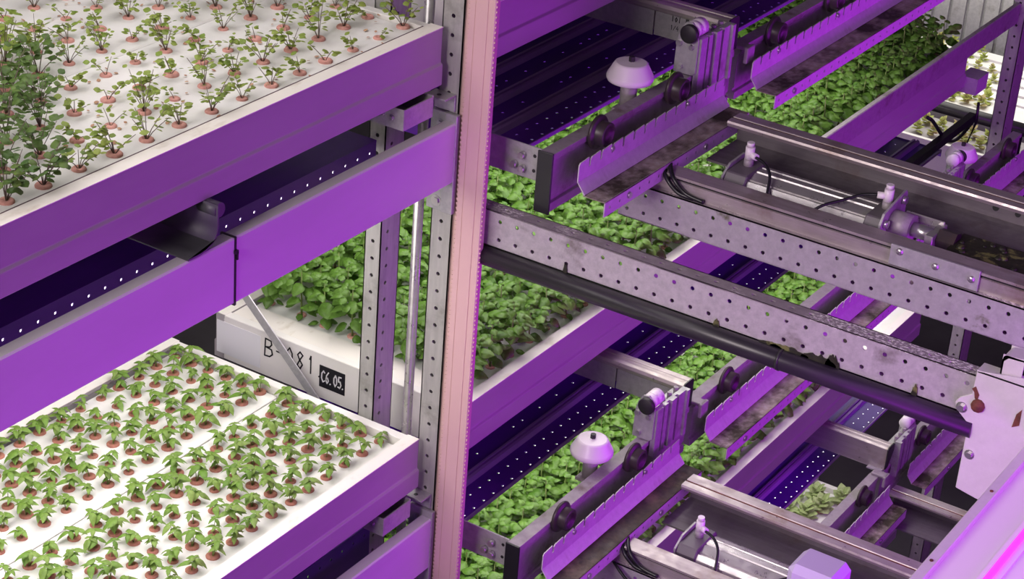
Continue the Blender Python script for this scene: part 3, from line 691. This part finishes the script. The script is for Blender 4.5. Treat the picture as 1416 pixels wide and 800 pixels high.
# ------------------------------------------------------------------ near rack on the camera side: lit tray with LED tube
t = thing('growing_tray', (2.0,-1.2,2.08), 'bright pink-lit tray edge with a glowing magenta tube', 'tray', 'trays of the rack')
MB().box(1.604,2.45,-3.0,.9,2.172,2.190).build('tray_body', MAT['white_plastic'], t, .003); MB().box(2.0,2.42,-2.95,.85,2.09,2.172).build('basin', MAT['white_plastic'], t, .003)
MB().box(1.598,1.622,-3.0,.9,2.188,2.204).build('rim', MAT['white_plate'], t, .002)
pegs(t, 'rivet', MAT['rust'], [((1.61,y,2.204),(1.61,y,2.206),.004) for y in (-.62,-.30,-.08)], 8)
t = thing('led_tube', (1.72,-1.2,2.19), 'glowing magenta LED tube lying on the pink tray', 'lamp')
MB().box(1.700,1.740,-3.0,.9,2.190,2.196).build('tube_holder', MAT['white_plastic'], t); MB().cyl((1.72,-3.0,2.200),(1.72,.9,2.200),.007,14).build('tube', MAT['led_purple'], t)
d = bpy.data.lights.new('pink_tray_fill', 'AREA'); d.shape = 'RECTANGLE'; d.size = .5; d.size_y = 3.0; d.energy = 15; d.color = (.62,.22,1.0)
o = bpy.data.objects.new('pink_tray_fill', d); COL.objects.link(o); o.location = (2.25, -.8, 3.0)  # unseen area light added to brighten the top of the pink tray
t = thing('cap_post', (1.25,-.24,-1.6), 'lavender square cap rising in front of the lower air cylinder', 'post')
MB().box(1.180,1.300,-.28,-.17,1.70,1.822).build('cap', MAT['lavender'], t, .016)
MB().box(1.21,1.28,-.27,-.20,-1.6,1.70).build('shaft', MAT['galv'], t)

# ------------------------------------------------------------------ far bright lettuce rafts
t = thing('growing_tray', (-.9,6.4,.26), 'far bright tray with rows of lettuce behind the far post', 'tray', 'far lettuce trays')
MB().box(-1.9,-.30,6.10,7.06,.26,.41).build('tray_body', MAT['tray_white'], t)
FROWS = [6.13, 6.36, 6.50, 6.64, 6.78, 6.92]
for i, y in enumerate(FROWS):
    MB().box(-1.9,-.30,y,y+(.20 if i == 0 else .105),.41,.43).build('raft_strip', MAT['raft'], t)
t2 = thing('growing_tray', (-.9,5.75,.2), 'far white tray face below the black pipe', 'tray', 'far lettuce trays')
MB().box(-1.8,-.20,5.62,5.95,.24,.40).build('tray_body', MAT['tray_white'], t2); MB().box(-1.8,-.20,5.60,5.625,.20,.415).build('end_wall', MAT['tray_end_lit'], t2)
tag(MB().cyl((-1.7,6.02,.44),(-.2,6.02,.44),.034,16).build('drain_pipe', MAT['black_pipe'], None, base=(-.9,6.02,.40)), 'black pipe in front of the far lettuce rafts', 'pipe')
d = bpy.data.lights.new('far_rack_lamp', 'AREA'); d.shape = 'RECTANGLE'; d.size = 1.6; d.size_y = 1.6; d.energy = 26; d.color = WHITE
o = bpy.data.objects.new('far_rack_lamp', d); COL.objects.link(o); o.location = (-.95, 6.3, 1.35)
t = thing('sheet_wall', (-1.2,7.3,.3), 'ribbed pale sheet metal panel behind the far lettuce', 'panel')
MB().box(-2.6,0,7.325,7.335,.3,2.0).build('backing', MAT['galv'], t)
for i in range(26):
    MB().box(-2.6+.10*i,-2.52+.10*i,7.30,7.32+.02*(i%2),.3,2.0).build('panel_strip', MAT['galv'], t)

# ------------------------------------------------------------------ plants
def leaf(L, W, nl=5, curl=.5, dome=.25, pw=.8):
    """an ovate leaf from the origin along +x, tip curling down; two columns of quads with a sunk midrib"""
    vs = []; fs = []
    for i in range(nl+1):
        s = i/nl; w = W*.5*math.sin(PI*min(1, (s**pw)*.97+.03))**.8 if 0 < i < nl else W*.04
        x = L*s; z = -curl*L*s*s + .18*L*s
        vs += [(x, -w, z-dome*w), (x, -w*.5, z+dome*w*.55), (x, 0, z-.01*L), (x, w*.5, z+dome*w*.55), (x, w, z-dome*w)]
    for i in range(nl):
        for j in range(4): fs.append((i*5+j, i*5+j+1, (i+1)*5+j+1, (i+1)*5+j))
    return vs, fs
def lm(pos, yaw, pitch, roll=0, sc=1):
    return Matrix.Translation(pos) @ Matrix.Rotation(yaw, 4, 'Z') @ Matrix.Rotation(-pitch, 4, 'Y') @ Matrix.Rotation(roll, 4, 'X') @ Matrix.Scale(sc, 4)
def leafmesh(name, mat, *a, **k):
    vs, fs = leaf(*a, **k); return vs, fs, MB().add(vs, fs, True).mesh(name, mat)
def fuse(name, mat, base, mats):
    vs, fs = base; m = MB()
    for M_ in mats: m.add([M_ @ Vector(v) for v in vs], fs, True)
    return m.mesh(name, mat, weld=False)
def plugmesh(r, mat='plug'):
    m = MB().lathe([(r*.9,-.012),(r,0),(r,.003),(r*.82,.0055),(r*.45,.0055),(r*.32,.002),(0,.002)], (0,0,0), 14); return m.mesh('plug', MAT[mat])
PLUG = plugmesh(.0148); PLUG_S = plugmesh(.0145, 'plug_wet')
def add(name, me, parent): o = bpy.data.objects.new(name, me); COL.objects.link(o); o.parent = parent; return o
def plant_root(name, label, cat, group, loc, rz, sc, tilt=(0,0)):
    o = bpy.data.objects.new(name, None); COL.objects.link(o); o.location = loc; o.rotation_euler = (tilt[0], tilt[1], rz); o.scale = (sc,)*3
    o.empty_display_size = .02
    return tag(o, label, cat, group)

ORD = ['first','second','third','fourth','fifth','sixth','seventh','eighth','ninth','tenth','eleventh','twelfth']
def nth(n):
    if n < 12: return ORD[n]
    n += 1; return '%d%s' % (n, {1:'st',2:'nd',3:'rd'}.get(n % 10 if not 10 < n % 100 < 14 else 0, 'th'))
# basil: stem with opposite pairs of broad leaves, side shoots
BL = leafmesh('leaf', MAT['basil'], .050, .042, curl=.55, dome=.42)
def basil_mats(rnd):
    out = []; h = rnd.uniform(.125, .165); a0 = rnd.uniform(0, PI); nodes = 6
    for i in range(nodes):
        f = (i+.6)/nodes; z = h*f
        sz = (.62, .85, 1.05, 1.1, .9, .55)[i]
        for s in (0, 1):
            yaw = a0+i*PI/2+s*PI+rnd.uniform(-.3,.3)
            r = .006+.012*(1-f)
            p = Vector((math.cos(yaw)*r, math.sin(yaw)*r, z))
            out.append(lm(p, yaw, rnd.uniform(-.15,.45)-.25*(i < 2), rnd.uniform(-.3,.3), sz*rnd.uniform(.85,1.15)))
            if 0 < i < 5:
                y2 = yaw+rnd.uniform(.5,1.0)*rnd.choice((-1,1)); rr = .026+rnd.uniform(0,.014)
                for q in (-.7, .7):
                    out.append(lm(Vector((math.cos(y2)*rr, math.sin(y2)*rr, z+.012+rnd.uniform(0,.014))), y2+q, rnd.uniform(-.1,.5), rnd.uniform(-.4,.4), sz*rnd.uniform(.55,.85)))
    for s in range(3): out.append(lm(Vector((0,0,h+.004)), rnd.uniform(0,6.3), rnd.uniform(.3,.9), 0, .45))
    return out, h
BASIL = []
rb = random.Random(11)
for i in range(6):
    mats, h = basil_mats(rb)
    BASIL.append((mats, h, fuse('leaves', MAT['basil'], BL[:2], mats), MB().tube([(0,0,-.002),(.001,.001,h*.5),(0,0,h)], [.0032,.0026,.0015], 6).mesh('stem', MAT['stem'])))
def basil(x, y, z, k, label, group, pieces=False, sc=1.0):
    mats, h, fol, stem = BASIL[k]
    r = plant_root('basil_plant', label, 'plant', group, (x, y, z), random.uniform(0,6.3), sc*random.uniform(.9,1.1), (random.uniform(-.06,.06), random.uniform(-.06,.06)))
    add('plug', PLUG, r); add('stem', stem, r)
    if pieces:
        for M_ in mats:
            o = add('leaf', BL[2], r); o.matrix_local = M_
    else: add('foliage', fol, r)
    return r
# visibility helper: only plants whose crown falls inside the picture are planted
def px(p):
    q = Vector(p)-CAMP; d = q.dot(_f); return (708+FPX*q.dot(_r2)/d, 400-FPX*q.dot(_u2)/d)
def seen(p, mg=45):
    a, b = px(p); return -mg < a < 1416+mg and -mg < b < 800+mg
gx = [-.797+.1015*i for i in range(8)]
MASS = {1: [], 2: []}
for j in range(35):
    y = .340+.1015*j
    for i, x in enumerate(gx):
        if not seen((x, y, zt(1)+.08)): continue
        near = y < 1.15
        front = (y < .5 and x < -.28)
        if rb.random() < .03 and not front: continue
        kind = 'bright tall' if near and x < -.25 else 'shaded' if near else 'bushy'
        lab = '%s basil plant %s from the aisle rim, %s row behind handwritten tray end' % (kind, nth(7-i), nth(j))
        p_ = (x+rb.uniform(-.008,.008), y+rb.uniform(-.008,.008), zt(1)-.018); kk = rb.randrange(6)
        if (y > 1.5 and -.62 < x < -.33) or (x < -.75 and y > 1.1): MASS[1].append((p_, kk)); continue
        basil(*p_, kk, lab, 'basil plants of the tall basil tray', pieces=front)
for j in range(36):
    y = .290+.1015*j
    for i, x in enumerate(gx):
        a, b = px((x, y, zt(2)+.08))
        if x < -.62 or not seen((x, y, zt(2)+.1)) or not (630 < a < 1150 and b > 330):
            if y < 2.4: MASS[2].append(((x, y, zt(2)-.018), (i*5+j*3) % 6))
            continue
        if rb.random() < .03: continue
        lab = 'lower tray basil plant %s from the aisle rim, %s row from post' % (nth(7-i), nth(j))
        p_ = (x+rb.uniform(-.01,.01), y+rb.uniform(-.01,.01), zt(2)-.018); kk = rb.randrange(6)
        if -.25 < x < -.14 or (x > -.14 and y < 1.35) or (-.33 < x < -.25 and y > 1.45): MASS[2].append((p_, kk)); continue
        basil(*p_, kk, lab, 'basil plants of the lower basil tray', sc=1.14)
for k, lab in ((1, 'mass of basil leaves deep inside the tall basil tray'), (2, 'mass of basil leaves deep inside the lower basil tray')):
    m = MB()
    for p_, kk in MASS[k]:
        T = Matrix.Translation(p_) @ Matrix.Rotation(rb.uniform(0,6.3), 4, 'Z')
        for M_ in BASIL[kk][0]: TM = T @ M_; m.add([TM @ Vector(v) for v in BL[0]], BL[1], True)
    o = m.build('basil_mass', MAT['basil'], None, weld=False, base=MASS[k][0][0]); tag(o, lab, 'plants'); o['kind'] = 'stuff'

# lettuce-like pale plants
LL = leafmesh('leaf', MAT['lettuce'], .060, .052, curl=.35, dome=.2)
def rosette(mat, rnd, n=14, L=1.0):
    out = []
    for i in range(n):
        f = i/n; out.append(lm(Vector((0,0,.01+.05*f)), i*2.4+rnd.uniform(-.2,.2), .15+f*.9, rnd.uniform(-.3,.3), L*(1-.35*f)*rnd.uniform(.85,1.15)))
    return fuse('leaves', MAT[mat], LL[:2], out)
LETT = [rosette('lettuce', rb) for _ in range(3)]; LETR = [rosette('lettuce_red', rb, 10, .8) for _ in range(3)]
for x, y in ((-.45,3.83),(-.36,3.90),(-.30,3.83),(-.42,3.70),(-.33,3.73),(-.25,3.95),(-.5,3.92),(-.22,2.50),(-.14,2.46),(-.08,2.54),(-.20,2.38),(-.1,2.36),(-.28,2.42),(-.3,2.56),(-.02,2.44)):
    r = plant_root('lettuce_plant', 'pale green lettuce on the lowest tray', 'plant', 'lettuce on the lowest tray', (x, y, zt(3)-.018), rb.uniform(0,6), 1.15)
    add('plug', PLUG, r); add('foliage', LETT[rb.randrange(3)], r)
for i, y0 in enumerate(FROWS):
    for j in range(20):
        for y in ((y0+.05, y0+.14) if i == 0 else (y0+.085,)):
            x = -1.85+.085*j+.02*(i % 2)
            if not (1262 < px((x, y, .46))[0] < 1375): continue
            r = plant_root('lettuce_plant', 'small yellow-green lettuce on the far bright rafts', 'plant', 'lettuce on the far rafts', (x, y, .43), rb.uniform(0,6), 1.0 if i == 0 else .72)
            add('foliage', LETR[rb.randrange(3)], r)
for j in range(18):
    x = -1.75+.085*j
    for yy in (5.70, 5.82):
        if 1262 < px((x, yy, .42))[0] < 1375:
            r = plant_root('lettuce_plant', 'small yellow-green lettuce in front of the far black pipe', 'plant', 'lettuce before the far pipe', (x, yy, .40), rb.uniform(0,6), .95)
            add('foliage', LETR[rb.randrange(3)], r)

# seedlings: 2-3 thin stems with drooping leaf pairs
SL = leafmesh('leaf', MAT['seedling'], .0265, .0170, nl=4, curl=.95, dome=.3)
SEED = []
for v in range(7):
    mats = []; st = MB(); rr = rb
    for s in range(rr.choice((2,3,3,4))):
        a = rr.uniform(0, 6.3); h = rr.uniform(.024, .046); top = Vector((math.cos(a)*.010, math.sin(a)*.010, h))
        st.tube([(0,0,0), tuple(top*.5+Vector((0,0,.003))), tuple(top)], [.0011,.0010,.0008], 5)
        b = rr.uniform(0, 3.1)
        for q in range(4):
            y = b+q*PI/2+rr.uniform(-.3,.3)
            mats.append(lm(top+Vector((0,0,-.002*(q % 2))), y, rr.uniform(.0,.55), rr.uniform(-.3,.3), rr.uniform(.7,1.1)*(1 if q % 2 else .72)))
    SEED.append((fuse('leaves', MAT['seedling'], SL[:2], mats), st.mesh('stem', MAT['stem'])))
sx = [-.094-.0615*i for i in range(6)]+[-.501-.0615*i for i in range(6)]
for j in range(22):
    y = -.083-.0757*j
    for x in sx:
        if not seen((x, y, zt(1)), 30): continue
        k = rb.randrange(7)
        r = plant_root('seedling', 'seedling in a pink plug, %s from the aisle rim, %s row from post end' % (nth(sx.index(x)), nth(j)), 'seedling', 'seedlings in even rows on one tray', (x+rb.uniform(-.002,.002), y+rb.uniform(-.002,.002), zt(1)-.02), rb.uniform(0,6.3), rb.uniform(.92,1.25))
        add('plug', PLUG_S, r); add('stem', SEED[k][1], r); add('foliage', SEED[k][0], r)

# cress: thin curved stems with small round leaves, some sprawling, some dry leaves
CL = leafmesh('leaf', MAT['cress'], .0165, .0155, nl=4, curl=.3, dome=.15, pw=1.0)
def cress(rnd, n, H, spread, mat, dry, ls=1.0):
    mats = []; st = MB(); dm = []
    for s in range(n):
        a = rnd.uniform(0, 6.3); h = H*rnd.uniform(.45,1); q = spread*rnd.uniform(.3,1)
        P = [Vector((math.cos(a)*q*f**1.3, math.sin(a)*q*f**1.3, h*f)) for f in (0,.35,.7,1)]
        st.tube([tuple(p) for p in P], [.0010,.0009,.0008,.0006], 5)
        for f in (.5,.7,.85,1.0):
            if rnd.random() < .25: continue
            i0 = 1 if f < .7 else 2; p = P[i0].lerp(P[i0+1], (f-.35)/.35 if f < .7 else (f-.7)/.3) if f < 1 else P[3]
            for sd in ((-1,1) if f < 1 else (0,)):
                y = a+sd*rnd.uniform(.8,1.6)
                d = Vector((math.cos(y), math.sin(y), .3))*.006
                mats.append(lm(p+d, y, rnd.uniform(-.3,.7), rnd.uniform(-.5,.5), ls*rnd.uniform(.55,1.15)))
    for s in range(dry):
        a = rnd.uniform(0, 6.3); q = rnd.uniform(.012,.05)
        dm.append(lm(Vector((math.cos(a)*q, math.sin(a)*q, .004)), rnd.uniform(0,6.3), rnd.uniform(-.1,.3), rnd.uniform(-.6,.6), rnd.uniform(.4,.8)))
    return (fuse('leaves', MAT[mat], CL[:2], mats), st.mesh('stem', MAT['stem_dark']), fuse('dry', MAT['dry_leaf'], CL[:2], dm) if dm else None)
CR = [cress(rb, n, H, sp, 'cress', dr) for n, H, sp, dr in ((3,.05,.035,2),(4,.06,.04,1),(5,.065,.045,2),(2,.04,.04,3),(6,.075,.045,0),(3,.035,.055,4),(7,.08,.05,1),(1,.03,.03,3))]
CRD = [cress(rb, n, H, sp, 'cress_dark', 0, 1.25) for n, H, sp in ((9,.12,.06),(11,.14,.07),(8,.10,.06))]
CRL = [cress(rb, 7, .10, .055, 'cress', 1, 1.3) for _ in range(2)]
for j in range(18):
    y = -.081-.1015*j
    for i in range(9):
        x = -.081-.1025*i
        if not seen((x, y, zt(0)), 60): continue
        end = y < -1.19+(-x-.1)*.98                      # the clumps grow towards the far end of the rafts
        dark = end and x > -.52
        big = end and -.68 < x <= -.52
        m = CRD[rb.randrange(3)] if dark else CRL[rb.randrange(2)] if big else CR[rb.randrange(8)]
        lab = ('dense dark cress clump, %s from the aisle rim, %s row from the post end' if dark or big else 'straggly cress plant, %s from the aisle rim, %s row from the post end') % (nth(i), nth(j))
        r = plant_root('cress_plant', lab, 'plant', 'dark cress clumps' if dark or big else 'straggly cress plants', (x+rb.uniform(-.003,.003), y+rb.uniform(-.003,.003), zt(0)-.008), rb.uniform(0,6.3), rb.uniform(.85,1.2))
        add('plug', PLUG, r); add('stem', m[1], r); add('foliage', m[0], r)
        if m[2]: add('dry_leaves', m[2], r)
for o in list(bpy.data.objects):
    if '_base' in o: del o['_base']
